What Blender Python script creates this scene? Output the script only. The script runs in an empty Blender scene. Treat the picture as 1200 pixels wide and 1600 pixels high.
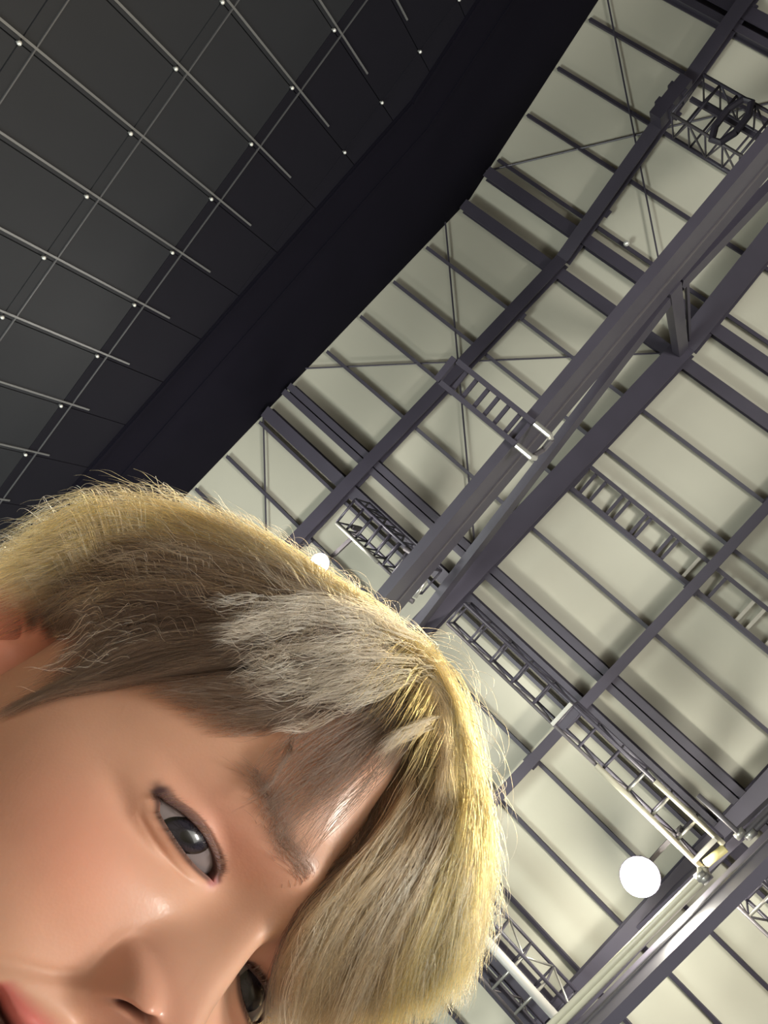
import bpy, math, random
import numpy as np
from mathutils import Vector, Matrix, Quaternion
random.seed(4); rng = np.random.default_rng(4)
scene = bpy.context.scene
COL = scene.collection
S = 20.0            # height of the roof ridge above the camera, metres
ZC = 1.25           # height of the phone above the floor
# ------------------------------------------------------------------ camera
cam = bpy.data.cameras.new('camera'); camo = bpy.data.objects.new('camera', cam); COL.objects.link(camo)
cam.sensor_fit = 'VERTICAL'; cam.sensor_height = 24.0; cam.sensor_width = 18.0; cam.lens = 1333.255/1600*24
right = Vector((0.69002, -0.62792, 0.35998)); down = Vector((0.63890, 0.76213, 0.10475)); fwd = Vector((-0.34013, 0.15771, 0.92706))
camo.matrix_world = Matrix.Translation((0, 0, ZC)) @ Matrix((( right.x, -down.x, -fwd.x), (right.y, -down.y, -fwd.y), (right.z, -down.z, -fwd.z))).to_4x4()
cam.clip_start = .02; cam.clip_end = 300
scene.camera = camo
# ------------------------------------------------------------------ world, lights, exposure
w = bpy.data.worlds.new('world'); scene.world = w; w.use_nodes = True
w.node_tree.nodes['Background'].inputs[0].default_value = (.75, .82, .80, 1); w.node_tree.nodes['Background'].inputs[1].default_value = .02
scene.view_settings.view_transform = 'Standard'; scene.view_settings.look = 'None'; scene.view_settings.gamma = 1
scene.view_settings.use_curve_mapping = False; scene.view_settings.exposure = 0.0
scene.cycles.max_bounces = 6; scene.cycles.transparent_max_bounces = 8; scene.cycles.sample_clamp_indirect = 4
def lamp(kind, name, loc, energy, color=(1, 1, 1), size=.3, target=None, sy=None):
    l = bpy.data.lights.new(name, kind); l.energy = energy; l.color = color
    if kind == 'AREA':
        l.size = size
        if sy: l.shape = 'RECTANGLE'; l.size_y = sy
    else: l.shadow_soft_size = size
    o = bpy.data.objects.new(name, l); COL.objects.link(o); o.location = loc
    if target is not None: o.rotation_euler = (Vector(target)-Vector(loc)).to_track_quat('-Z', 'Y').to_euler()
    return o
HEADP = Vector((-.10, .20, ZC+.32))
# unseen lights added off frame: they wash the roof and reach the face
HEADP = Vector((-.10, .20, ZC+.32))
# unseen lights added off frame: they wash the roof and reach the face
lamp('AREA', 'added_roof_wash', (11, -9, 3.0), 3300, (1.0, .97, .88), 5.0, (2, 2, 21), 3)
lamp('AREA', 'added_roof_wash', (-6, 13, 3.0), 1900, (.93, 1.0, .93), 5.0, (-2, 0, 21), 3)
lamp('AREA', 'added_key_light', (6.0, -5.0, 2.2), 34, (1.0, .90, .84), 1.8, HEADP, 1.8)  # key lamp added for the face; no screen stands there
lamp('AREA', 'added_face_fill', tuple(HEADP+Vector((.17, .26, -.34))), .30, (1.0, .80, .72), .3, HEADP, .3)  # small fill lamp added low, standing in for bounced light
lamp('AREA', 'added_hair_rim', tuple(HEADP+Vector((3.4, -3.4, 9.0))), 1180, (1.0, .77, .38), .9, HEADP)  # warm rim lamp added for the hair, no fixture built
lamp('AREA', 'added_hair_rim', tuple(HEADP+Vector((-4.5, -1.5, 9.0))), 330, (1.0, .80, .45), .9, HEADP)  # second rim lamp added for the hair
lamp('AREA', 'added_face_fill', tuple(HEADP+Vector((-.30, -.22, -.75))), 1.1, (1.0, .80, .72), .6, HEADP, .6)  # fill lamp added below for the side of the nose
lamp('AREA', 'added_camera_fill', (.45, -.2, .37), .55, (1.0, .88, .82), 1.1, HEADP, 1.1)  # fill lamp added behind the phone to light the face evenly
lamp('AREA', 'added_roof_wash', (9, -7, 2.0), 1450, (1.0, .97, .90), 9.0, (3, 1, 21), 9)  # broader wash lamp, added to soften shadows on the roof
lamp('AREA', 'added_roof_wash', (-4, 11, 2.0), 800, (.96, 1.0, .93), 7.0, (-2, 0, 21), 6)  # same added wash from the other side
# ------------------------------------------------------------------ helpers
def new_mat(name, col, rough=.6, metal=0.0, noise=0.0, nscale=6.0, bump=0.0, bscale=40.0, spec=.5):
    m = bpy.data.materials.new(name); m.use_nodes = True; nt = m.node_tree; b = nt.nodes['Principled BSDF']
    b.inputs['Base Color'].default_value = (*col, 1); b.inputs['Roughness'].default_value = rough; b.inputs['Metallic'].default_value = metal
    b.inputs['Specular IOR Level'].default_value = spec
    tc = nt.nodes.new('ShaderNodeTexCoord')
    if noise:
        n = nt.nodes.new('ShaderNodeTexNoise'); n.inputs['Scale'].default_value = nscale; n.inputs['Detail'].default_value = 5
        r = nt.nodes.new('ShaderNodeMapRange'); r.inputs['To Min'].default_value = 1-noise; r.inputs['To Max'].default_value = 1+noise
        x = nt.nodes.new('ShaderNodeVectorMath'); x.operation = 'SCALE'; x.inputs[0].default_value = col
        nt.links.new(tc.outputs['Object'], n.inputs['Vector']); nt.links.new(n.outputs['Fac'], r.inputs['Value'])
        nt.links.new(r.outputs[0], x.inputs['Scale']); nt.links.new(x.outputs[0], b.inputs['Base Color'])
    if bump:
        n = nt.nodes.new('ShaderNodeTexNoise'); n.inputs['Scale'].default_value = bscale; n.inputs['Detail'].default_value = 4
        u = nt.nodes.new('ShaderNodeBump'); u.inputs['Strength'].default_value = bump; u.inputs['Distance'].default_value = .01
        nt.links.new(tc.outputs['Object'], n.inputs['Vector']); nt.links.new(n.outputs['Fac'], u.inputs['Height']); nt.links.new(u.outputs[0], b.inputs['Normal'])
    return m
def emit_mat(name, col, strength):
    m = bpy.data.materials.new(name); m.use_nodes = True; nt = m.node_tree; nt.nodes.clear()
    e = nt.nodes.new('ShaderNodeEmission'); e.inputs[0].default_value = (*col, 1); e.inputs[1].default_value = strength
    o = nt.nodes.new('ShaderNodeOutputMaterial'); nt.links.new(e.outputs[0], o.inputs[0]); return m
ROOF = new_mat('roof_sheet', (.46, .45, .375), .75, noise=.10, nscale=.35, bump=.15, bscale=3)
STEEL = new_mat('dark_painted_steel', (.046, .041, .060), .5, noise=.15, nscale=2)
STEEL2 = new_mat('grey_painted_steel', (.054, .049, .068), .45, noise=.15, nscale=2)
ALU = new_mat('bare_aluminium', (.50, .49, .45), .35, .6, noise=.1, nscale=8)
ZINC = new_mat('dull_zinc', (.12, .11, .12), .5, .3, noise=.15, nscale=8)
CREAM = new_mat('cream_painted_pipe', (.62, .58, .45), .4, noise=.08, nscale=5)
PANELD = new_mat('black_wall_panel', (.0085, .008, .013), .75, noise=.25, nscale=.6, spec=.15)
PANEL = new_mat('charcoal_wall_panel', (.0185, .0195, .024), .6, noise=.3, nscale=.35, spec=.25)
BATTEN = new_mat('grey_batten', (.16, .16, .165), .45, .3)
BATTEN2 = new_mat('dim_grey_batten', (.085, .085, .092), .5, .2)
BLACK = new_mat('black_cladding', (.0045, .0038, .0085), .9, noise=.2, nscale=.8, spec=.12)
FLOORM = new_mat('grey_concrete', (.20, .19, .18), .7, noise=.15, nscale=.8)
BOLT = new_mat('bright_bolt_cap', (.75, .75, .72), .25, .4)
GLASSL = emit_mat('lit_lamp_lens', (1.0, .96, .86), 60)
REDL = new_mat('red_plastic', (.6, .05, .03), .4)

class MB:
    def __init__(s): s.v = []; s.f = []
    def box(s, a, b):
        (x0, y0, z0), (x1, y1, z1) = a, b; n = len(s.v)
        s.v += [(x0, y0, z0), (x1, y0, z0), (x1, y1, z0), (x0, y1, z0), (x0, y0, z1), (x1, y0, z1), (x1, y1, z1), (x0, y1, z1)]
        s.f += [tuple(n+i for i in q) for q in ((0, 3, 2, 1), (4, 5, 6, 7), (0, 1, 5, 4), (1, 2, 6, 5), (2, 3, 7, 6), (3, 0, 4, 7))]
    def bar(s, a, b, wx, wz, up=(0, 0, 1)):
        """rectangular bar from a to b, wx across, wz along up"""
        a, b, up = Vector(a), Vector(b), Vector(up); d = (b-a).normalized(); sx = d.cross(up)
        sx = (sx if sx.length > 1e-4 else d.cross(Vector((1, 0, 0)))).normalized(); uz = sx.cross(d).normalized(); n = len(s.v)
        for p in (a, b):
            for i, j in ((-1, -1), (1, -1), (1, 1), (-1, 1)): s.v.append(tuple(p+sx*(i*wx/2)+uz*(j*wz/2)))
        s.f += [tuple(n+i for i in q) for q in ((0, 1, 2, 3), (7, 6, 5, 4), (0, 4, 5, 1), (1, 5, 6, 2), (2, 6, 7, 3), (3, 7, 4, 0))]
    def ibeam(s, a, b, wd, dp, t=.02, up=(0, 0, 1)):
        a, b, up = Vector(a), Vector(b), Vector(up); d = (b-a).normalized(); sx = d.cross(up).normalized(); uz = sx.cross(d).normalized()
        o = uz*(dp/2-t/2)
        s.bar(a+o, b+o, wd, t, up); s.bar(a-o, b-o, wd, t, up); s.bar(a, b, t, dp-2*t+.002, up)
    def tube(s, pts, r, seg=8, cap=True):
        P = [Vector(p) for p in pts]; n0 = len(s.v); N = len(P); ref = None
        for i, p in enumerate(P):
            d = ((P[min(i+1, N-1)]-P[max(i-1, 0)])).normalized()
            if ref is None: ref = d.orthogonal().normalized()
            ref = (ref-d*ref.dot(d)).normalized(); bi = d.cross(ref); rr = r[i] if hasattr(r, '__len__') else r
            for k in range(seg):
                a = 2*math.pi*k/seg; s.v.append(tuple(p+ref*(rr*math.cos(a))+bi*(rr*math.sin(a))))
        for i in range(N-1):
            for k in range(seg):
                k2 = (k+1) % seg; s.f.append((n0+i*seg+k, n0+i*seg+k2, n0+(i+1)*seg+k2, n0+(i+1)*seg+k))
        if cap: s.f.append(tuple(n0+k for k in range(seg))[::-1]); s.f.append(tuple(n0+(N-1)*seg+k for k in range(seg)))
    def lathe(s, prof, loc=(0, 0, 0), axis=(0, 0, 1), seg=24):
        q = Vector((0, 0, 1)).rotation_difference(Vector(axis)); loc = Vector(loc); n0 = len(s.v)
        for r, z in prof:
            for k in range(seg):
                a = 2*math.pi*k/seg; s.v.append(tuple(loc+q@Vector((r*math.cos(a), r*math.sin(a), z))))
        for i in range(len(prof)-1):
            for k in range(seg):
                k2 = (k+1) % seg; s.f.append((n0+i*seg+k, n0+i*seg+k2, n0+(i+1)*seg+k2, n0+(i+1)*seg+k))
    def build(s, name, mat, parent=None, smooth=False):
        me = bpy.data.meshes.new(name); me.from_pydata([tuple(Vector(v)) for v in s.v], [], s.f); me.update()
        if smooth: me.shade_smooth()
        me.materials.append(mat); o = bpy.data.objects.new(name, me); COL.objects.link(o)
        if parent: o.parent = parent
        return o
def tag(o, label=None, cat=None, group=None, kind=None):
    if label: o['label'] = label
    if cat: o['category'] = cat
    if group: o['group'] = group
    if kind: o['kind'] = kind
    return o
def empty(name, label=None, cat=None, group=None, kind=None, loc=(0, 0, 0)):
    o = bpy.data.objects.new(name, None); COL.objects.link(o); o.location = loc; o.empty_display_size = .1
    return tag(o, label, cat, group, kind)
TP = math.tan(math.radians(11.5)); RY = -.2
def rz(y, off=0.0): return 1-off-TP*abs(y-RY)          # roof height over the phone, ridge = 1
def P(x, y, z): return (x*S, y*S, z*S+ZC)               # building units -> metres

# ------------------------------------------------------------------ the hall: roof, walls, floor
YA, YB, XA, XB = -.95, .80, -.5475, 1.05
m = MB()
for ya, yb in ((YA, RY), (RY, YB)):
    a, b, c, d = P(XA, ya, rz(ya)), P(XB, ya, rz(ya)), P(XB, yb, rz(yb)), P(XA, yb, rz(yb)); n = len(m.v)
    e = [tuple(Vector(q)+Vector((0, 0, .12))) for q in (a, b, c, d)]
    m.v += [a, b, c, d]+e
    m.f += [tuple(n+i for i in q) for q in ((0, 3, 2, 1), (4, 5, 6, 7), (0, 1, 5, 4), (1, 2, 6, 5), (2, 3, 7, 6), (3, 0, 4, 7))]
ceiling = tag(m.build('ceiling', ROOF), kind='structure')
m = MB(); m.box((XA*S-.3, YA*S, -.1), (XB*S, YB*S, 0)); tag(m.build('floor', FLOORM), kind='structure')
def gable(name, x0, x1, mat):
    m = MB(); n = 0
    for x in (x0, x1):
        m.v += [(x, YA*S, 0), (x, YB*S, 0), (x, YB*S, rz(YB)*S+ZC), (x, RY*S, S+ZC), (x, YA*S, rz(YA)*S+ZC)]
    m.f += [(0, 1, 2, 3, 4), (9, 8, 7, 6, 5)]+[(i, i+5, (i+1) % 5+5, (i+1) % 5) for i in range(5)]
    return tag(m.build(name, mat), kind='structure')
wall_l = gable('wall_left', XA*S-.30, XA*S-.06, BLACK)
gable('wall_right', XB*S, XB*S+.2, PANEL)
for nm, y, y2 in (('wall_front', YA*S-.2, YA*S), ('wall_back', YB*S, YB*S+.2)):
    yy = YA if nm == 'wall_front' else YB
    m = MB(); m.box((XA*S-.3, y, 0), (XB*S+.2, y2, rz(yy)*S+ZC)); tag(m.build(nm, PANEL), kind='structure')
# charcoal panels on the left gable, with battens and bolts over the joints
PW, PH = .0592, .1137
y_of = lambda k: .0040+PW*k
z_of = lambda k: .5107+PH*k
def fascia(y): return .7755-.128*abs(y-RY)
proto = {}
for i in range(-12, 10):
    for k in range(-4, 3):
        y0, y1 = y_of(i), y_of(i+1); z0, z1 = z_of(k), z_of(k+1)
        ztop = min(z1, fascia((y0+y1)/2)+.03)
        if z0 > ztop-.01: continue
        if i > 8 or i < -8 and k < -2: continue
        full = ztop == z1
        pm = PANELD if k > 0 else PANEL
        if full and (k > 0) in proto:
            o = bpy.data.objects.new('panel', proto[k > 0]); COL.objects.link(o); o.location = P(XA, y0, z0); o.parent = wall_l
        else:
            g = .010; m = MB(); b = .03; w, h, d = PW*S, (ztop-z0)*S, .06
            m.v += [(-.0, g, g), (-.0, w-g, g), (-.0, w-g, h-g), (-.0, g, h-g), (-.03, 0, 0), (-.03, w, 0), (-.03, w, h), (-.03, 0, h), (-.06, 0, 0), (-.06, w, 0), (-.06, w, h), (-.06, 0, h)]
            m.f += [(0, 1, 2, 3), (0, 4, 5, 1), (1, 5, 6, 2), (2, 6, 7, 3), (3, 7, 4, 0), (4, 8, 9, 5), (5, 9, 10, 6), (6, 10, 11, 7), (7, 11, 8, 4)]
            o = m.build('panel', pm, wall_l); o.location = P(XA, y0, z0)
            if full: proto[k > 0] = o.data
for i in range(-12, 10):       # upright battens
    y = y_of(i)-.0042; zt = min(.695, fascia(y)-.06); m = MB(); m.bar(P(XA, y, z_of(-4)), P(XA, y, zt), .035, .045, up=(1, 0, 0)); m.build('batten', BATTEN, wall_l)
for k in range(-3, 2):
    z = z_of(k)+.0115; m = MB(); m.bar(P(XA, y_of(-12), z), P(XA, y_of(9), z), .04, .022, up=(0, 0, 1)); m.build('batten', BATTEN2, wall_l)
bp = None
for i in range(-7, 9):
    for k in range(-2, 3):
        y, z = y_of(i), z_of(k)
        if z > fascia(y)-.02: continue
        if bp is None:
            m = MB(); m.lathe([(0, .06), (.018, .056), (.031, .040), (.035, .02), (.022, .012), (.022, -.02), (0, -.02)], axis=(1, 0, 0), seg=10); o = m.build('bolt_cap', BOLT, wall_l, True); bp = o.data
        else:
            o = bpy.data.objects.new('bolt_cap', bp); COL.objects.link(o); o.parent = wall_l
        o.location = P(XA+.0012, y, z-.0015)
# black cladding above the panels (stands proud of them) and its lower ledge
m = MB(); X1 = XA*S+.035; X0 = XA*S-.05
ys = [YA, RY, YB]
for x in (X0, X1):
    m.v += [(x, y*S, fascia(y)*S+ZC) for y in ys]+[(x, y*S, rz(y, .001)*S+ZC) for y in ys]
m.f += [(6, 7, 10, 9), (7, 8, 11, 10), (3, 4, 1, 0), (4, 5, 2, 1), (0, 1, 7, 6), (1, 2, 8, 7), (9, 10, 4, 3), (10, 11, 5, 4), (0, 6, 9, 3), (2, 5, 11, 8)]
tag(m.build('trim_1', BLACK), kind='structure')
m = MB()
for ya, yb in ((YA, RY), (RY, YB)):
    m.bar((X1+.02, ya*S, (fascia(ya)+.004)*S+ZC), (X1+.02, yb*S, (fascia(yb)+.004)*S+ZC), .04, .10)
    m.bar((X1+.015, ya*S, (fascia(ya)+.052)*S+ZC), (X1+.015, yb*S, (fascia(yb)+.052)*S+ZC), .03, .05)
tag(m.build('trim_2', BLACK), kind='structure')

# ------------------------------------------------------------------ purlins and girders (pieces of the roof)
for k, y in enumerate([-.785, -.726, -.667, -.608, -.549, -.431, -.372, -.313, -.254, -.1176, -.0588, .0002, .0600, .1795, .2370, .2915, .3510, .4100, .4690, .528, .587, .646]):
    zz = rz(y); m = MB(); up = (0, TP if y < RY else -TP, 1)
    a, b = P(XA+.008, y, zz-.0045), P(XB, y, zz-.0045)
    m.bar(a, b, .05, .09, up); m.bar(Vector(a)-Vector((0, 0, .045)), Vector(b)-Vector((0, 0, .045)), .085, .012, up)
    m.build('purlin', STEEL, ceiling)
for y, wd in ((-.487, .16), (-.503, .30), (-.234, .27), (-.187, .27), (.121, .17), (.1305, .16), (.1635, .30), (.392, .2), (.50, .30), (-.70, .27)):
    zz = rz(y)-.009; m = MB(); m.ibeam(P(XA+.008, y, zz), P(XB, y, zz), wd, .30, .03); m.build('girder', STEEL if wd > .2 else STEEL2, ceiling)
def rod(a, b, r=.022):
    m = MB(); m.tube([P(a[0], a[1], rz(a[1], .006)), P(b[0], b[1], rz(b[1], .006))], r, 6); m.build('brace_rod', STEEL2, ceiling)
for a, b in (((-.545, -.466), (-.2075, -.187)), ((-.545, -.236), (-.2075, -.53)), ((-.545, -.157), (-.2075, .137)), ((-.545, .093), (-.212, -.195)),
             ((-.545, .168), (-.2075, .46))):
    rod(a, b)
# ------------------------------------------------------------------ main frames: rafters with a deep tie beam, king post and sloping chord
def frame(x, label):
    t = empty('roof_truss', label, 'truss', loc=P(x, RY, .70)); L = Vector(t.location)
    def loc(mm): mm.v = [tuple(Vector(v)-L) for v in mm.v]; return mm
    for ya, yb in ((YA, RY), (RY, YB)):
        m = MB(); za, zb = rz(ya, .0235), rz(yb, .0235)
        m.ibeam(P(x, ya, za), P(x, yb, zb), .50, .36, .03); loc(m).build('rafter', STEEL, t)
    m = MB(); xs = -1 if x > 0 else 1
    m.box(P(x-.0030, -.80, .6950), P(x+.0030, .62, .7330)); m.box(P(x-.0045, -.80, .6920), P(x+.0045, .62, .6960)); loc(m).build('tie_beam', STEEL2, t)
    m = MB(); m.box(P(x-.0042, -.80, .7335), P(x+.0042, .62, .7365)); loc(m).build('flange', ZINC, t)
    m = MB(); m.box(P(x-.0036, -.80, .7370), P(x+.0034, .62, .7640)); loc(m).build('top_chord', STEEL, t)
    for s in (-1, 1):
        m = MB(); m.bar(P(x, RY, .780), P(x, RY+s*.52, .780+.52*.213), .16, .42, up=(0, 0, 1)); loc(m).build('sloping_chord', STEEL, t)
    m = MB(); m.bar(P(x, RY+.008, .765), P(x, RY+.008, .985), .20, .28, up=(0, 1, 0)); loc(m).build('king_post', STEEL2, t)
    m = MB(); m.bar(P(x, RY-.010, .79), P(x, RY-.006, .975), .06, .07, up=(0, 1, 0)); loc(m).build('hanger_rod', STEEL, t)
    return t
frame(-.2075, 'deep dark steel roof truss running between the ladder trays, nearer the black gable')
frame(.1440, 'deep dark steel roof truss beside the large lit floodlight and cream pipes')
def rafter_thing(x, wd, label, dp=.30):
    t = empty('secondary_rafter', label, 'rafter', loc=P(x, RY, .97)); L = Vector(t.location)
    for ya, yb in ((YA, RY), (RY, YB)):
        m = MB(); zz = .021; m.ibeam(P(x, max(ya, YA+.003), rz(max(ya, YA+.003), zz)), P(x, min(yb, YB-.003), rz(min(yb, YB-.003), zz)), wd, dp, .03); m.v = [tuple(Vector(v)-L) for v in m.v]; m.build('beam', STEEL, t)
        for y in np.arange(ya+.08, yb, .12):
            m = MB(); m.bar(P(x-wd*.7/S, y, rz(y, .0125)), P(x+wd*.7/S, y, rz(y, .0125)), .18, .05); m.v = [tuple(Vector(v)-L) for v in m.v]; m.build('cleat', STEEL, t)
    return t
rafter_thing(-.3865, .31, 'dark steel rafter nearest the black gable, crossing the ridge girders')
rafter_thing(-.0300, .21, 'slim dark steel rafter midway between the two deep roof trusses')

# ------------------------------------------------------------------ cable ladders
def ladder(name, label, x0, x1, t0, t1, z, rungs, lit=(), ends=None, rail=.09):
    """rails at y = t*z; rungs = list of x"""
    e = empty(name, label, 'cable ladder', loc=P((x0+x1)/2, (t0+t1)/2*z, z)); L = Vector(e.location)
    def put(mm, nm, mat): mm.v = [tuple(Vector(v)-L) for v in mm.v]; return mm.build(nm, mat, e)
    for t in (t0, t1):
        m = MB(); m.bar(P(x0, t*z, z), P(x1, t*z, z), rail, rail*1.3); put(m, 'rail', STEEL2)
    for i, x in enumerate(rungs):
        m = MB(); m.bar(P(x, t0*z, z), P(x, t1*z, z), .07, .05); put(m, 'rung', ALU if i in lit else STEEL)  # rungs in lit take brighter metal, standing in for light on them
    return e, put
l1, put = ladder('cable_ladder', 'short cable ladder with bright pipe ends sticking out under the nearer deep truss', -.418*.69, -.268*.69, -.0330, .0005, .69,
                 [v*.69 for v in (-.4, -.3832, -.3636, -.3466, -.3297, -.3118, -.295)])
for t in (-.0330, .0005):
    m = MB(); m.tube([P(-.2900*.688, t*.69, .688), P(-.2665*.688, t*.69, .688), P(-.2640*.688, t*.69+(.002 if t < -.01 else -.002), .692)], .055, 8); put(m, 'end_pipe', ALU)
m = MB(); m.tube([P(-.2620*.69, -.031*.69, .69), P(-.2615*.70, -.0155*.70, .70), P(-.2655*.69, -.003*.69, .69)], .05, 8); put(m, 'end_bar', ZINC)
m = MB(); m.bar(P(-.424*.69, -.034*.69, .69), P(-.424*.69, .002*.69, .69), .12, .10); put(m, 'bracket', STEEL)
l2, put = ladder('cable_ladder', 'long cable ladder with paired rungs running from the nearer deep truss towards the right edge', -.206*.9535, .55, -.0342, -.0018, .9535,
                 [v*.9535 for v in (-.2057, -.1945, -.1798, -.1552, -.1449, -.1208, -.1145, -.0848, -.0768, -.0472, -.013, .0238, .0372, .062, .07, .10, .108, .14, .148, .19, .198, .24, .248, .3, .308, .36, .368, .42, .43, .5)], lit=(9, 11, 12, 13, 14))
# ------------------------------------------------------------------ box trusses hung under the roof
def box_truss(name, label, x0, x1, ya, yb, z0, z1, step, mats=(STEEL2, STEEL2), r=.035, litfrom=9):
    e = empty(name, label, 'truss', loc=P((x0+x1)/2, (ya+yb)/2, z0)); L = Vector(e.location)
    def put(mm, nm, mat, sm=False): mm.v = [tuple(Vector(v)-L) for v in mm.v]; return mm.build(nm, mat, e, sm)
    for y, z in ((ya, z0), (yb, z0), (ya, z1), (yb, z1)):
        m = MB(); m.tube([P(x0, y, z), P(x1, y, z)], r, 8); put(m, 'chord', ZINC if (y == yb and z == z0) else mats[0], True)
    n = max(1, round((x1-x0)/step)); xs = [x0+(x1-x0)*i/n for i in range(n+1)]
    for i, x in enumerate(xs):
        lit = x > litfrom  # bars near the floodlight get brighter metal, its light put into the colour
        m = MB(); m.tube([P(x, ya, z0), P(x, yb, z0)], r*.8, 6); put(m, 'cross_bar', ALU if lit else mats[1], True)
        m = MB(); m.tube([P(x, ya, z1), P(x, yb, z1)], r*.7, 6); put(m, 'cross_bar', mats[1], True)
        for yy in (ya, yb): m = MB(); m.tube([P(x, yy, z0), P(x, yy, z1)], r*.6, 6); put(m, 'upright', mats[1], True)
        if i < n:
            x2 = xs[i+1]; a, b = (x, x2) if i % 2 else (x2, x)
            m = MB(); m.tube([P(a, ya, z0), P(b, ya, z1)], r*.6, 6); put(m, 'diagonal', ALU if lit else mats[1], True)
            m = MB(); m.tube([P(a, yb, z0), P(b, yb, z1)], r*.6, 6); put(m, 'diagonal', ZINC, True)
    return e, put
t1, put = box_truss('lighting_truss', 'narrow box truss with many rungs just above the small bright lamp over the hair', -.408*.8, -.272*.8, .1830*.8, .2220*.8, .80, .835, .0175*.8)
m = MB(); m.tube([P(-.315*.798, .186*.798, .798), P(-.290*.798, .182*.798, .798), P(-.272*.798, .190*.798, .798)], .055, 8); put(m, 'end_pipe', ZINC, True)
m = MB(); m.tube([P(-.268*.798, .197*.798, .798), P(-.2655*.798, .222*.798, .798)], .055, 8); put(m, 'end_bar', ALU, True)
m = MB(); m.tube([P(-.300*.798, .2220*.798, .798), P(-.276*.798, .230*.798, .798), P(-.262*.798, .2275*.798, .798)], .055, 8); put(m, 'end_pipe', ZINC, True)
m = MB(); m.tube([P(-.408*.797, .2225*.797, .797), P(-.330*.797, .2225*.797, .797)], .045, 8); put(m, 'conduit', ALU, True)
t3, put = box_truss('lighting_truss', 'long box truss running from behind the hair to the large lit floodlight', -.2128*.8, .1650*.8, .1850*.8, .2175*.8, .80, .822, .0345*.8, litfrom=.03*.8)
m = MB(); m.tube([P(.02*.797, .2175*.797, .797), P(.1650*.797, .2185*.797, .797)], .055, 8); put(m, 'conduit', CREAM, True)
m = MB(); m.tube([P(.075*.797, .1850*.797, .797), P(.1650*.797, .1842*.797, .797)], .050, 8); put(m, 'conduit', CREAM, True)
m = MB(); m.tube([P(.1655*.796, .2130*.796, .796), P(.1685*.796, .1860*.796, .796)], .075, 8); put(m, 'end_bar', new_mat('pale_yellow_paint', (.62, .56, .26), .4), True)
for x in (-.0440, .1560):
    m = MB(); m.bar(P(x*.796, .1850*.796, .796), P(x*.796, .2185*.796, .796), .07, .10); put(m, 'hanger_bracket', ALU)
    m = MB(); m.box(P((x+.002)*.796, .187*.796, .80), P((x+.014)*.796, .215*.796, .815)); put(m, 'junction_box', STEEL)
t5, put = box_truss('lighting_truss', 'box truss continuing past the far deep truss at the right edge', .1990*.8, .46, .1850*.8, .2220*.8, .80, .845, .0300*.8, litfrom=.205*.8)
m = MB(); m.lathe([(0, -.12), (.10, -.10), (.12, 0), (.10, .10), (0, .12)], P(.2035*.79, .205*.79, .79), (1, 0, 0), 12); put(m, 'beacon', REDL, True)
t4, put = box_truss('lighting_truss', 'box truss with a thick pale pipe, low beside the ends of the fringe', -.07*.8, .1700*.8, .4345*.8, .4900*.8, .80, .835, .0340*.8, litfrom=.05*.8)
m = MB(); m.tube([P(-.07*.79, .4545*.79, .79), P(.1690*.79, .4545*.79, .79), P(.1725*.79, .4600*.79, .79)], .085, 10); put(m, 'thick_pipe', new_mat('pale_grey_pipe', (.42, .41, .39), .4), True)
m = MB(); m.bar(P(-.07*.8, .4720*.8, .815), P(.165*.8, .4720*.8, .815), .13, .1); put(m, 'cable_tray', STEEL)
m = MB(); m.bar(P(-.07*.8, .4930*.8, .812), P(.165*.8, .4930*.8, .812), .28, .1); put(m, 'side_rail', STEEL)
t0, put = box_truss('lighting_truss', 'box truss with a dark ring fixture near the upper right corner', -.4060*.8, -.2850*.8, -.4640*.8, -.4095*.8, .80, .845, .0235*.8)
for y in (-.4400,):
    m = MB(); m.bar(P(-.404*.8, y*.8, .81), P(-.30*.8, y*.8, .81), .08, .08); put(m, 'cable_tray', STEEL)
m = MB(); c = Vector(P(-.3430*.79, -.436*.79, .79)); R_ = .37
m.tube([c+Vector((R_*.55*math.cos(a), R_*1.25*math.sin(a), 0)) for a in [2*math.pi*k/8+.3 for k in range(9)]], .07, 8, cap=False); put(m, 'ring_fixture', STEEL)
# rafter splice clamp beside that truss
e = empty('rafter_clamp', 'lumpy dark clamp bolted round the rafter near the upper right corner', 'clamp', loc=P(-.384, -.390, .925)); L = Vector(e.location)
for nm, a, b in (('clamp_body', (-.3930, -.415, .915), (-.3780, -.365, .938)), ('clamp_plate', (-.3965, -.385, .917), (-.3750, -.377, .936)), ('clamp_plate', (-.3965, -.405, .917), (-.3750, -.398, .936))):
    m = MB(); m.box(P(*a), P(*b)); m.v = [tuple(Vector(v)-L) for v in m.v]; m.build(nm, STEEL, e)
# pipes along the far deep truss
def pipe_thing(name, label, runs, mat, r):
    e = empty(name, label, 'pipe', loc=P(*runs[0][0])); L = Vector(e.location)
    for k, pts in enumerate(runs):
        m = MB(); m.tube([P(*q) for q in pts], r, 10); m.v = [tuple(Vector(v)-L) for v in m.v]; m.build('pipe_run', mat, e, True)
        for q in pts[1::2]:
            m = MB(); c = Vector(P(*q))-L; m.lathe([(0, -.09), (r*1.35, -.09), (r*1.35, .09), (0, .09)], c, (0, 1, 0), 12); m.build('coupling', ALU, e, True)
z = .75
pipe_thing('conduit_pipe', 'pair of bright cream pipes bending round and running down beside the large floodlight',
  [[(.1650*z, .2190*z, z), (.1705*z, .2250*z, z), (.1705*z, .2330*z, z), (.1675*z, .62*z, z)], [(.1675*z, .2160*z, z), (.1745*z, .2235*z, z), (.1755*z, .2330*z, z), (.1745*z, .62*z, z)]], CREAM, .062)
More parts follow.
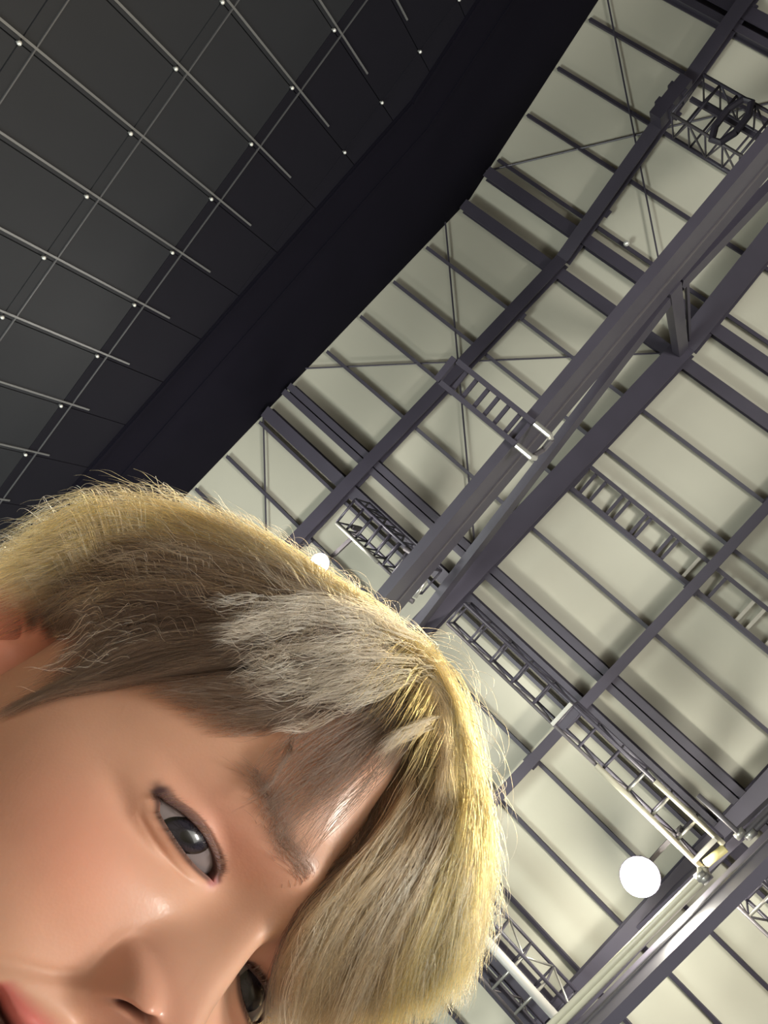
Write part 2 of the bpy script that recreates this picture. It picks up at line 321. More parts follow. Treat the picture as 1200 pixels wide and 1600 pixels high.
pipe_thing('conduit_pipe', 'grey pipe pair with an elbow, on the far deep truss at the right edge',
  [[(.115*z, .1640*z, z), (.1690*z, .1640*z, z), (.1718*z, .1600*z, z), (.1705*z, -.25*z, z)], [(.1750*z, .1640*z, z), (.1765*z, .1560*z, z), (.1760*z, -.25*z, z)]], ZINC, .045)
# ------------------------------------------------------------------ floodlights
def flood(label, x, y, z, r, power, color, side):
    e = empty('floodlight', label, 'lamp', loc=P(x, y, z))
    m = MB(); m.lathe([(0, .52*r/.4), (r*.35, .50*r/.4), (r*.45, .30*r/.4), (r*.8, .22*r/.4), (r*1.02, .05), (r*1.05, 0), (r*.99, 0), (r*.96, .05), (0, .06)], seg=28); m.build('housing', STEEL, e, True)
    m = MB(); m.lathe([(r*.98, .03), (r*.95, -.10*r/.4), (r*.72, -.24*r/.4), (r*.4, -.33*r/.4), (0.001, -.36*r/.4)], seg=28); m.build('lens', GLASSL, e, True)
    for k in range(8):
        a = math.pi*2*k/8; m = MB(); m.box((r*.35, -.01, .16), (r*.8, .01, .44*r/.4)); o = m.build('cooling_fin', STEEL, e); o.rotation_euler[2] = a
    m = MB(); m.bar((0, 0, .45*r/.4), (0, side*1.0, .62), .08, .08); m.build('arm', ZINC, e)
    m = MB(); m.bar((0, side*1.0, .62), (0, side*1.0, .1), .08, .08); m.build('arm', ZINC, e)
    l = lamp('POINT', 'floodlight_glow', P(x, y, z-.018-.004), power, color, r*.8)
    return e
flood('large glaring floodlight beside the cream pipes, lower right', .1297*.80, .2733*.80, .80, .335, 700, (1.0, .95, .80), -1)
flood('small glaring floodlight just above the hair under the narrow box truss', -.3901*.80, .2764*.80, .80, .205, 300, (1.0, .95, .88), -1)
m = MB(); m.lathe([(0, .05), (.06, .05), (.07, 0), (.045, -.05), (0, -.06)], P(-.3385, -.2555, rz(-.2555)-.012), seg=14)
o = tag(m.build('sensor', BOLT, None, True), 'tiny white sensor on a purlin beside the ridge girder', 'sensor')
# ---------------------------------------------------------------- head geometry (head space, metres: +x = the person's right, +y = face forward, +z = up)
def sstep(a, b, x):
    t = np.clip((x-a)/(b-a), 0, 1); return t*t*(3-2*t)
def gs(d, s): return np.exp(-(d/s)**2)
RINGS = np.array([  # yf zf  yb zb  xs ys zs
 (-.006,.1200,-.014,.1200,.004,-.01,.1200),
 (.022,.1160,-.045,.1145,.030,-.01,.1155),
 (.048,.1050,-.070,.0980,.052,-.011,.1030),
 (.068,.0870,-.085,.0760,.067,-.012,.0820),
 (.081,.0640,-.094,.0500,.0745,-.012,.0580),
 (.0885,.0400,-.097,.0250,.0765,-.010,.0340),
 (.0905,.0200,-.095,.0020,.0760,-.005,.0140),
 (.0855,.0010,-.089,-.0170,.0735,.000,-.0050),
 (.0850,-.0200,-.080,-.0350,.0715,.003,-.0250),
 (.0860,-.0420,-.069,-.0520,.0690,.003,-.0440),
 (.0880,-.0620,-.061,-.0680,.0650,.001,-.0600),
 (.0840,-.0830,-.057,-.0820,.0600,-.001,-.0740),
 (.0810,-.1020,-.055,-.0930,.0550,-.003,-.0850),
 (.0730,-.1150,-.055,-.1020,.0510,-.006,-.0940),
 (.0550,-.1190,-.056,-.1120,.0490,-.009,-.1040),
 (.0420,-.1270,-.057,-.1250,.0500,-.012,-.1180),
 (.0400,-.1450,-.058,-.1450,.0520,-.013,-.1400),
 (.0400,-.1700,-.062,-.1700,.0560,-.014,-.1700),
 (.0430,-.1900,-.068,-.1900,.0660,-.015,-.1900)])
def ring_at(s):
    """Catmull-Rom through the rings, s in 0..n-1"""
    n = len(RINGS); i = np.clip(np.floor(s).astype(int), 0, n-2); t = (s-i)[:, None]
    P = lambda k: RINGS[np.clip(k, 0, n-1)]
    p0, p1, p2, p3 = P(i-1), P(i), P(i+1), P(i+2)
    return .5*((2*p1)+(-p0+p2)*t+(2*p0-5*p1+4*p2-p3)*t*t+(-p0+3*p1-3*p2+p3)*t**3)
EYE = dict(cx=.0320, cz=-.0012, hw=.0158, ry=.0125, y0=.0672)
def eye_y(ax, z):
    """front of the eyeball (abs x, z)"""
    return .0797-(ax-.0322)**2/(2*.0170)-(z+.0005)**2/(2*.0130)-.12*np.clip(ax-.036, 0, 1)
def slit(ax, z):
    """positive inside the eye opening, negative outside (metres); also the along-slit coordinate t (-1 inner, 1 outer)"""
    t = (ax-.0320)/.0158
    zc = -.0022+.0032*(t+1)/2-.0000*t
    b = z-zc
    tt = np.clip(np.abs(t), 0, 1)
    up = .0044*(1-np.clip(np.abs(t+.12)/1.0, 0, 1.12)**2.2); lo = .0034*(1-np.clip(np.abs(t-.10), 0, 1.1)**2.4)
    op = 1-.92*sstep(.62, .98, t)-.55*sstep(.80, 1.0, -t); up = up*op; lo = lo*op
    m = np.minimum(up-b, b+lo)
    m = np.where(np.abs(t) > 1, np.minimum(m, -(np.abs(t)-1)*.0158), m)
    return m, t, b, up, lo
def smi(x, xp, fp, w=.0022):
    g = np.linspace(xp[0]-.02, xp[-1]+.02, 1200); v = np.interp(g, xp, fp); st = g[1]-g[0]
    n = int(3*w/st); k = np.exp(-(np.arange(-n, n+1)*st/w)**2); k /= k.sum()
    v = np.convolve(np.pad(v, n, mode='edge'), k, 'valid'); return np.interp(x, g, v)
def face_ops(V):
    x, y, z = V[:, 0].copy(), V[:, 1].copy(), V[:, 2].copy()
    ax = np.abs(x); fr = sstep(.02, .05, y)           # only the front of the head
    dy = np.zeros_like(y)
    # temples, brow ridge, glabella
    dy += fr*.0030*gs(z-.021, .010)*gs(ax-.022, .022)
    dy += fr*-.0015*gs(z-.045, .02)*gs(ax, .03)
    # eye sockets
    dy += fr*-.0075*gs(ax-.031, .019)*gs(z+.001, .013)
    dy += fr*-.0050*gs(ax-.013, .007)*gs(z+.001, .011)
    # cheek bone and cheek
    dy += fr*.0055*gs(ax-.043, .020)*gs(z+.030, .018)
    dy += fr*.0030*gs(ax-.030, .016)*gs(z+.052, .018)
    # under-eye softness
    # nose: bridge, tip, wings
    w = smi(-z, [-.010, .000, .012, .026, .038, .050], [.0120, .0082, .0080, .0088, .0105, .0110])
    h = smi(-z, [-.020, -.008, .002, .012, .022, .0305, .0345, .039, .0440, .0495, .054], [0, .0032, .0070, .0128, .0196, .0262, .0262, .0226, .0155, .0060, .0000])
    dy += fr*h*np.exp(-(ax/w)**2.6)
    dy += fr*.0030*gs(ax, .0078)*gs(z+.0325, .0062)
    dy += fr*.0115*np.exp(-(np.abs(ax-.0125)/.0060)**2.4)*np.exp(-(np.abs(z+.0412)/.0072)**2.6)
    # crease round the wing
    rr = np.sqrt(((ax-.0110)/.0084)**2+((z+.0400)/.0082)**2)
    dy += fr*.0040*np.exp(-np.abs(rr/.78)**3.0)*sstep(.006, .012, ax)
    dy += fr*-.0014*gs(rr-1.05, .17)*sstep(.009, .016, ax)
    dy += fr*-.0010*gs((ax-.010)*.7+(z+.0340), .0026)*gs(ax-.011, .004)
    # nasolabial fold
    dy += fr*-.0014*gs((ax-.021)-.55*(-.046-z), .0035)*sstep(-.078, -.060, z)*(1-sstep(-.048, -.040, z))
    # mouth barrel, philtrum, lips
    dy += fr*.0040*gs(ax, .024)*gs(z+.064, .017)
    dy += fr*-.0014*gs(ax, .0030)*gs(z+.0545, .005)
    lw = 1-sstep(.014, .0245, ax)
    zu = -.0615-.0016*gs(ax, .003)+.0006*gs(ax-.006, .005)-.0035*sstep(.004, .024, ax)
    dy += fr*.0050*lw*gs(z-zu, .0038)
    dy += fr*.0058*lw*gs(z+.0745, .0050)
    dy += fr*-.0100*(1-sstep(.019, .0265, ax))*gs(z+.0675-.0008*np.cos(ax*260), .0016)
    dy += fr*-.0030*gs(z+.0840, .0050)*gs(ax, .018)
    dy += fr*.0030*gs(ax, .016)*gs(z+.100, .011)
    y2 = y+dy
    # nostrils
    nc = (ax-.0084)*.55+(z+.0435)*.83; nl = (ax-.0084)*.83-(z+.0435)*.55
    q = np.exp(-(nc/.0020)**2-np.abs(nl/.0048)**3)
    y2 -= fr*.0100*q**1.2
    # lids drawn over the eyeball, then the opening
    m, t, b, up, lo = slit(ax, z)
    near = fr*(1-sstep(.003, .016, -m))
    ye = eye_y(ax, z)
    lid = ye+.0012+.0003*gs(m+.0012, .0012)
    k = .0042
    e = np.clip(.5+.5*(lid-y2)/k, 0, 1); ysm = y2*(1-e)+lid*e+k*e*(1-e)
    y3 = np.where(fr > .5, y2*(1-near)+ysm*near, y2)
    # double-lid crease above the slit, tear trough below it
    bc = b-(up+.0022+.0006*t)
    y3 -= fr*.0011*gs(bc, .0007)*(1-sstep(.80, 1.12, np.abs(t)))*(z > -.004)
    y3 -= fr*.0006*gs(b+lo+.0052, .0010)*(1-sstep(.5, .95, np.abs(t)))
    inn = sstep(-.0001, .0007, m)
    y3 = np.where(fr > .5, y3*(1-inn)+(ye-.0035)*inn, y3)
    return np.stack([x, y3, z], 1)
def head_grid():
    # rows: dense through the face
    k = np.linspace(0, 1, 4001); s = k*(len(RINGS)-1)
    dens = 1+7*sstep(4.5, 5.6, s)*(1-sstep(12.0, 13.0, s))+9*gs(s-6.95, .75)
    c = np.cumsum(dens); c = (c-c[0])/(c[-1]-c[0]); NS = 640
    srow = np.interp(np.linspace(0, 1, NS), c, s)
    th = np.linspace(-np.pi, np.pi, 8001)
    d2 = 1+7*sstep(1.25, .85, np.abs(th))*0+8*(1-sstep(.85, 1.35, np.abs(th)))
    c = np.cumsum(d2); c = (c-c[0])/(c[-1]-c[0]); NT = 640
    tcol = np.interp(np.arange(NT)/NT, c, th)          # 0 = front
    R = ring_at(srow)
    yf, zf, yb, zb, xs, ys, zs = [R[:, i][:, None] for i in range(7)]
    sn, cs = np.sin(tcol)[None, :], np.cos(tcol)[None, :]
    fc = np.abs(cs)**np.where(cs > 0, .92, 1.0)
    fs = np.sign(sn)*np.abs(sn)**np.where(cs > 0, .86, .92)
    X = xs*fs
    Y = np.where(cs > 0, ys+(yf-ys)*fc, ys+(yb-ys)*fc)
    wz = np.abs(cs)**1.6
    Z = np.where(cs > 0, zs+(zf-zs)*wz, zs+(zb-zs)*wz)
    V = np.stack([X, Y, Z], 2).reshape(-1, 3)
    i = np.arange(NS-1)[:, None]; j = np.arange(NT)[None, :]; j2 = (j+1) % NT
    F = np.stack(np.broadcast_arrays(i*NT+j, i*NT+j2, (i+1)*NT+j2, (i+1)*NT+j), -1).reshape(-1, 4)
    return V, F, NS, NT

def grid_smooth(V, NS, NT, w, it):
    G = V.reshape(NS, NT, 3).copy(); w = w.reshape(NS, NT, 1)
    for _ in range(it):
        A = (np.roll(G, 1, 1)+np.roll(G, -1, 1))*.25
        B = G.copy(); B[1:-1] = (G[2:]+G[:-2])*.25+A[1:-1]
        B[0] = G[0]; B[-1] = G[-1]
        G = G*(1-w)+B*w
    return G.reshape(-1, 3)
def build_head():
    V0, F, NS, NT = head_grid(); V = face_ops(V0)
    m = slit(np.abs(V0[:, 0]), V0[:, 2])[0]
    w = .6*sstep(.0015, .006, -m)*sstep(.0, .03, V0[:, 1]); w = np.where(V0[:, 1] < 0, .3, w)
    V = grid_smooth(V, NS, NT, w, 8)
    return V0, V, F, NS, NT
FITD = {"R":[[-0.6710677489613511,0.7328629585804975,0.1121604219169372],[-0.5999324568324991,-0.4478882866845426,-0.6629307127367888],[-0.4356020242639682,-0.5121600985936186,0.740231659594284]],"t":[-0.10299067860709187,0.21231289189136746,0.29423594920912394],"X":[[0.0165,0.0763,-0.0023],[0.0474,0.0727,0.001],[0.0204,0.0874,-0.0416],[0.0164,0.0881,-0.0336],[0.0091,0.0966,-0.0435],[0.0181,0.0914,-0.0614],[0.0299,0.0876,0.0221],[0.014,0.0911,0.018],[0.0461,0.076,0.02],[-0.0012,0.0958,-0.0099],[-0.0001,0.0901,0.004],[-0.0001,0.0776,0.0705],[0.0332,0.0797,-0.0008],[-0.0275,0.079,-0.0008],[0.08,-0.018,0.01],[0.074,-0.014,-0.02],[0.0,0.1135,-0.031],[0.0,-0.01,0.135]],"c1":[[-0.00151,0.0033,0.00408],[0.00501,-0.00695,-0.00767],[-0.01173,0.00122,-0.00405],[0.00403,0.00017,0.00226],[0.00159,0.00427,0.00703],[0.00854,-0.00413,-0.00179],[-0.00575,-0.0012,-0.00461],[-0.0031,0.00261,0.00228],[-0.01111,0.0077,0.00574],[0.00117,0.00171,0.00308],[-0.00017,0.00131,0.00182],[0.00902,0.00054,0.00527],[0.01069,-0.00614,-0.00366],[-0.002,-0.0025,-0.00465],[-0.00077,-0.00303,-0.00481],[0.00891,-0.00166,0.002],[-0.00048,-0.00177,-0.00282],[-0.00433,0.00699,0.00806]],"c2":[[-0.00128,0.00111,0.00099],[0.00142,-0.00219,-0.0025],[-0.01199,0.00067,-0.00499],[0.0097,-0.00123,0.00302],[0.00093,0.00238,0.00395],[0.00459,-0.0019,-0.0005],[-0.00109,-0.0018,-0.00317],[-0.0011,0.00173,0.00198],[-0.00564,0.00461,0.00394],[0.00023,0.0005,0.00085],[0.0,0.0,0.0],[1e-05,0.0,0.0],[0.00303,-0.00131,-0.00041],[-0.00048,-0.0006,-0.00112],[-0.00037,-0.00144,-0.00229],[1e-05,-0.0,0.0],[-0.00051,-0.00113,-0.00191],[-1e-05,1e-05,1e-05]],"S1":0.05,"S2":0.016}
HR = np.array(FITD['R']); HT = np.array(FITD['t'])+np.array([0, 0, ZC])
WX = np.array(FITD['X']); W1 = np.array(FITD['c1']); W2 = np.array(FITD['c2'])
def sculpt(V):
    """soft shaping of this particular face, head space"""
    V = np.asarray(V, float); out = V.copy()
    for i in range(0, len(V), 60000):
        v = V[i:i+60000]; d2 = ((v[:, None]-WX[None])**2).sum(2)
        out[i:i+60000] = v+np.exp(-d2/FITD['S1']**2)@W1+np.exp(-d2/FITD['S2']**2)@W2
    return out
def to_world(V): return sculpt(V)@HR.T+HT
def np_mesh(name, V, F, mats, parent=None, attr=None, midx=None):
    me = bpy.data.meshes.new(name); me.vertices.add(len(V)); me.vertices.foreach_set('co', np.ascontiguousarray(V, 'f').ravel())
    k = F.shape[1]; me.loops.add(F.size); me.loops.foreach_set('vertex_index', np.ascontiguousarray(F, 'i').ravel())
    me.polygons.add(len(F)); me.polygons.foreach_set('loop_start', np.arange(0, F.size, k).astype('i'))
    me.update(calc_edges=True)
    if midx is not None: me.polygons.foreach_set('material_index', midx.astype('i'))
    me.shade_smooth()
    for m_ in (mats if isinstance(mats, (list, tuple)) else [mats]): me.materials.append(m_)
    if attr is not None:
        a = me.color_attributes.new('tone', 'FLOAT_COLOR', 'POINT'); c = np.ones((len(V), 4), 'f'); c[:, :attr.shape[1]] = attr; a.data.foreach_set('color', c.ravel())
    o = bpy.data.objects.new(name, me); COL.objects.link(o)
    if parent: o.parent = parent
    return o
def skin_material():
    m = bpy.data.materials.new('skin'); m.use_nodes = True; nt = m.node_tree; b = nt.nodes['Principled BSDF']; L = nt.links
    at = nt.nodes.new('ShaderNodeAttribute'); at.attribute_name = 'tone'
    tc = nt.nodes.new('ShaderNodeTexCoord')
    n1 = nt.nodes.new('ShaderNodeTexNoise'); n1.inputs['Scale'].default_value = 45; n1.inputs['Detail'].default_value = 6
    mr = nt.nodes.new('ShaderNodeMapRange'); mr.inputs['To Min'].default_value = .90; mr.inputs['To Max'].default_value = 1.10
    sc = nt.nodes.new('ShaderNodeVectorMath'); sc.operation = 'SCALE'
    L.new(tc.outputs['Object'], n1.inputs['Vector']); L.new(n1.outputs['Fac'], mr.inputs['Value']); L.new(at.outputs['Color'], sc.inputs[0]); L.new(mr.outputs[0], sc.inputs['Scale'])
    L.new(sc.outputs[0], b.inputs['Base Color'])
    b.inputs['Roughness'].default_value = .56; b.inputs['Specular IOR Level'].default_value = .35
    b.inputs['Subsurface Weight'].default_value = .35; b.inputs['Subsurface Radius'].default_value = (.0045, .0018, .0010); b.inputs['Subsurface Scale'].default_value = 1.0
    L.new(at.outputs['Alpha'], b.inputs['Coat Weight']); b.inputs['Coat Roughness'].default_value = .24
    n2 = nt.nodes.new('ShaderNodeTexVoronoi'); n2.inputs['Scale'].default_value = 900
    n3 = nt.nodes.new('ShaderNodeTexNoise'); n3.inputs['Scale'].default_value = 260; n3.inputs['Detail'].default_value = 5
    ad = nt.nodes.new('ShaderNodeMath'); ad.operation = 'ADD'; L.new(tc.outputs['Object'], n2.inputs['Vector']); L.new(tc.outputs['Object'], n3.inputs['Vector'])
    L.new(n2.outputs['Distance'], ad.inputs[0]); L.new(n3.outputs['Fac'], ad.inputs[1])
    bu = nt.nodes.new('ShaderNodeBump'); bu.inputs['Strength'].default_value = .06; bu.inputs['Distance'].default_value = .0006
    L.new(ad.outputs[0], bu.inputs['Height']); L.new(bu.outputs[0], b.inputs['Normal']); L.new(bu.outputs[0], b.inputs['Coat Normal'])
    return m
SKIN = skin_material()
EYEW = new_mat('eye_white', (.17, .145, .150), .12, noise=.06, nscale=200)
LASHM = new_mat('lash', (.015, .010, .010), .5)
def iris_material():
    m = bpy.data.materials.new('iris'); m.use_nodes = True; nt = m.node_tree; b = nt.nodes['Principled BSDF']; L = nt.links
    at = nt.nodes.new('ShaderNodeAttribute'); at.attribute_name = 'tone'; L.new(at.outputs['Color'], b.inputs['Base Color'])
    b.inputs['Roughness'].default_value = .25; b.inputs['Specular IOR Level'].default_value = .25; b.inputs['Coat Weight'].default_value = .5; b.inputs['Coat Roughness'].default_value = .06
    return m
IRISM = iris_material()
V0, VH, FH, NS, NT = build_head()
hx, hz = V0[:, 0], V0[:, 2]; hax = np.abs(hx); front = sstep(.02, .05, V0[:, 1])
mm_, tt_, bb_, up_, lo_ = slit(hax, hz)
col = np.tile(np.array([.50, .285, .195]), (len(V0), 1))
def mixc(c, wgt): 
    global col
    col = col*(1-wgt[:, None])+np.array(c)*wgt[:, None]
mixc((.60, .27, .19), .65*front*gs(hax-.045, .020)*gs(hz+.030, .022))          # flushed cheeks
mixc((.60, .27, .20), .60*front*gs(hax-.031, .020)*gs(hz-.011, .010))          # rosy lids
mixc((.60, .25, .18), .45*front*gs(hax, .020)*gs(hz+.040, .014))               # nose
mixc((.42, .23, .15), .35*front*gs(hz+.078, .02)*gs(hax-.03, .03))
lipw = np.maximum(gs(hz+.0625+.0028*sstep(.004, .024, hax), .0046), gs(hz+.0745, .0058))*(1-sstep(.0225, .0262, hax))*front
mixc((.46, .13, .11), np.clip(1.5*lipw-.25, 0, 1))
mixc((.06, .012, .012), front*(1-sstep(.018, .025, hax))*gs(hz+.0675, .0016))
liner = front*np.where(bb_ > (up_-lo_)/2-.0006, sstep(-.0032-.0016*np.clip(tt_, 0, 1), -.0014, mm_), .85*sstep(-.0024, -.0008, mm_))*(1-sstep(1.02, 1.12, np.abs(tt_)))
mixc((.020, .008, .011), .96*liner)
wing = front*gs(bb_-.0006-.0014*(tt_-1), .0018)*sstep(.70, .92, tt_)*(1-sstep(1.02, 1.25, tt_))
mixc((.035, .015, .018), .9*wing)
mixc((.16, .09, .085), .55*front*gs(bb_-up_-.0016, .0016)*(1-sstep(.9, 1.1, np.abs(tt_))))
mixc((.55, .20, .19), .6*front*gs(tt_+1.02, .10)*gs(bb_, .0022))
brow = front*gs(hz-(.0225+.0035*gs(hax-.038, .012)-.004*sstep(.012, .02, -hax+.03)*0), .0046)*sstep(.011, .018, hax)*(1-sstep(.046, .054, hax))
mixc((.20, .115, .085), .75*brow)
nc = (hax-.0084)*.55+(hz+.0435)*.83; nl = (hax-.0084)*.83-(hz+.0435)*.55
nos = front*np.exp(-(nc/.0018)**2-np.abs(nl/.0046)**3); mixc((.10, .025, .02), np.clip(nos*1.3, 0, .92))  # nostril shade painted dark into the skin colour
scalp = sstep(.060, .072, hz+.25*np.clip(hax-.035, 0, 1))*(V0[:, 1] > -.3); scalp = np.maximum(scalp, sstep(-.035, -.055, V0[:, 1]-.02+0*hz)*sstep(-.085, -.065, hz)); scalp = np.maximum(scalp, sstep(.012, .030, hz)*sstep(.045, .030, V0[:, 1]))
mixc((.085, .050, .034), .9*scalp)  # stubble brown, with the shade under the hair painted in
person = empty('person', 'person with bleached ash blond hair and dark eyes leaning over the phone, face close up', 'person', loc=(HT[0], HT[1], 0))
PO = np.array([HT[0], HT[1], 0.])
# ear (one side mirrored for the other), joined into the body mesh
def ear_geom(sgn):
    n1, n2 = 64, 80; u = np.linspace(0, 2*np.pi, n1, endpoint=False)[:, None]; r = np.linspace(0, 1, n2)[None, :]
    # ear plane: a = towards the back, b = up; outline
    rad_b = np.where(np.sin(u) > 0, .029, .029); rad_a = .0170+.004*np.sin(u)
    wob = 1+.05*np.cos(2*u)
    a = rad_a*wob*np.cos(u)*r; b = rad_b*np.sin(u)*r
    front_cut = sstep(.25, 1.0, -np.cos(u))      # front edge sits on the head
    h = .0120*sstep(0, 1, r**.6)+.0060*np.exp(-((r-.90)/.09)**2)*(1-.8*front_cut)*sstep(-.9, -.2, np.sin(u))   # helix
    h = h+.0046*np.exp(-((r-.60)/.10)**2)*(1-front_cut)*sstep(-1, .2, np.sin(u))                               # antihelix
    h = h-.0080*np.exp(-((r-.22)/.22)**2)*1.0                                                                   # concha
    h = h+.0060*np.exp(-((u-np.pi)/.5)**2-((r-.62)/.18)**2)                                                      # tragus
    h = h*(1-.75*front_cut*sstep(.75, 1.0, r))
    h = h*np.where(r > .96, 1-(r-.96)/.04*.35, 1)
    A = .007+a; Bz = b
    tilt = .30; a2 = A*np.cos(tilt)-0*Bz; out = h+A*np.sin(tilt+.35)
    lean = .20; y = -.014-(a2*np.cos(lean)+Bz*np.sin(lean)*.6); z = -.019+Bz
    x = .0700+out+0*u
    P1 = np.stack(np.broadcast_arrays(x, y, z), -1)              # front sheet
    # back sheet
    back = np.stack(np.broadcast_arrays(.0680+A*np.sin(tilt+.35)-.001+0*r, y, z), -1)
    k = sstep(.0, 1, r)[..., None]
    P2 = back*(1)+0*P1; P2[:, -1] = P1[:, -1]
    V = np.concatenate([P1.reshape(-1, 3), P2.reshape(-1, 3)]); V[:, 0] *= sgn
    i = np.arange(n1)[:, None]; j = np.arange(n2-1)[None, :]; i2 = (i+1) % n1
    F = np.stack(np.broadcast_arrays(i*n2+j, i2*n2+j, i2*n2+j+1, i*n2+j+1), -1).reshape(-1, 4)
    F2 = F[:, ::-1]+n1*n2; F = np.concatenate([F, F2])
    if sgn > 0: F = F[:, ::-1]
    return V, F
gloss = front*np.clip(.9*gs(hax, .016)*gs(hz+.028, .016)+.8*gs(hax-.012, .022)*gs(hz-.040, .016)+.05, 0, 1)
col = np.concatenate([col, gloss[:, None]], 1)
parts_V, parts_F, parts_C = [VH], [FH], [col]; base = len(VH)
for sg in (1, -1):
    ev, ef = ear_geom(sg); parts_V.append(ev); parts_F.append(ef+base); base += len(ev)
    ec = np.tile(np.array([.60, .26, .18, .05]), (len(ev), 1)); parts_C.append(ec)
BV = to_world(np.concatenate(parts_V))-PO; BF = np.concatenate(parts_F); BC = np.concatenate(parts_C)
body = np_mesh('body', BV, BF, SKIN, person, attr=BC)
# eyes
def eye_parts(sg):
    nx, nz = 90, 70; X, Z = np.meshgrid(np.linspace(.0140, .0478, nx), np.linspace(-.0078, .0078, nz)); Y = eye_y(X, Z)-.005*sstep(.0012, .0040, -slit(X, Z)[0])
    V = np.stack([X*sg, Y, Z], -1).reshape(-1, 3); i = np.arange(nz-1)[:, None]; j = np.arange(nx-1)[None, :]
    F = np.stack(np.broadcast_arrays(i*nx+j, i*nx+j+1, (i+1)*nx+j+1, (i+1)*nx+j), -1).reshape(-1, 4)
    e = np_mesh('eyeball', to_world(V)-PO, F if sg < 0 else F[:, ::-1], EYEW, body)
    cx = .0333 if sg > 0 else .0275; cz = -.0002; n = 72; R = .0066
    rr = np.linspace(0, 1, 26)[:, None]; aa = np.linspace(0, 2*np.pi, n, endpoint=False)[None, :]
    X = cx+R*rr*np.cos(aa); Z = cz+R*rr*np.sin(aa); Y = eye_y(X, Z)+.0002+.0011*(1-rr**2)
    V = np.stack([X*sg, Y, Z], -1).reshape(-1, 3); i = np.arange(25)[:, None]; j = np.arange(n)[None, :]; j2 = (j+1) % n
    F = np.stack(np.broadcast_arrays(i*n+j, i*n+j2, (i+1)*n+j2, (i+1)*n+j), -1).reshape(-1, 4)
    r1 = np.broadcast_to(rr, X.shape).ravel(); a1 = np.broadcast_to(aa, X.shape).ravel()
    st = .5+.5*np.sin(a1*23+3*np.sin(a1*7)+8*r1)
    c = np.array([.011, .010, .015])[None]*(1+.9*st[:, None]*sstep(.4, .6, r1)[:, None]*(1-sstep(.72, .9, r1))[:, None])
    c = np.where((r1 < .36)[:, None], .004, c); c = np.where((r1 > .86)[:, None], .006, c)
    np_mesh('iris', to_world(V)-PO, F if sg < 0 else F[:, ::-1], IRISM, e, attr=c)
for sg in (1, -1): eye_parts(sg)
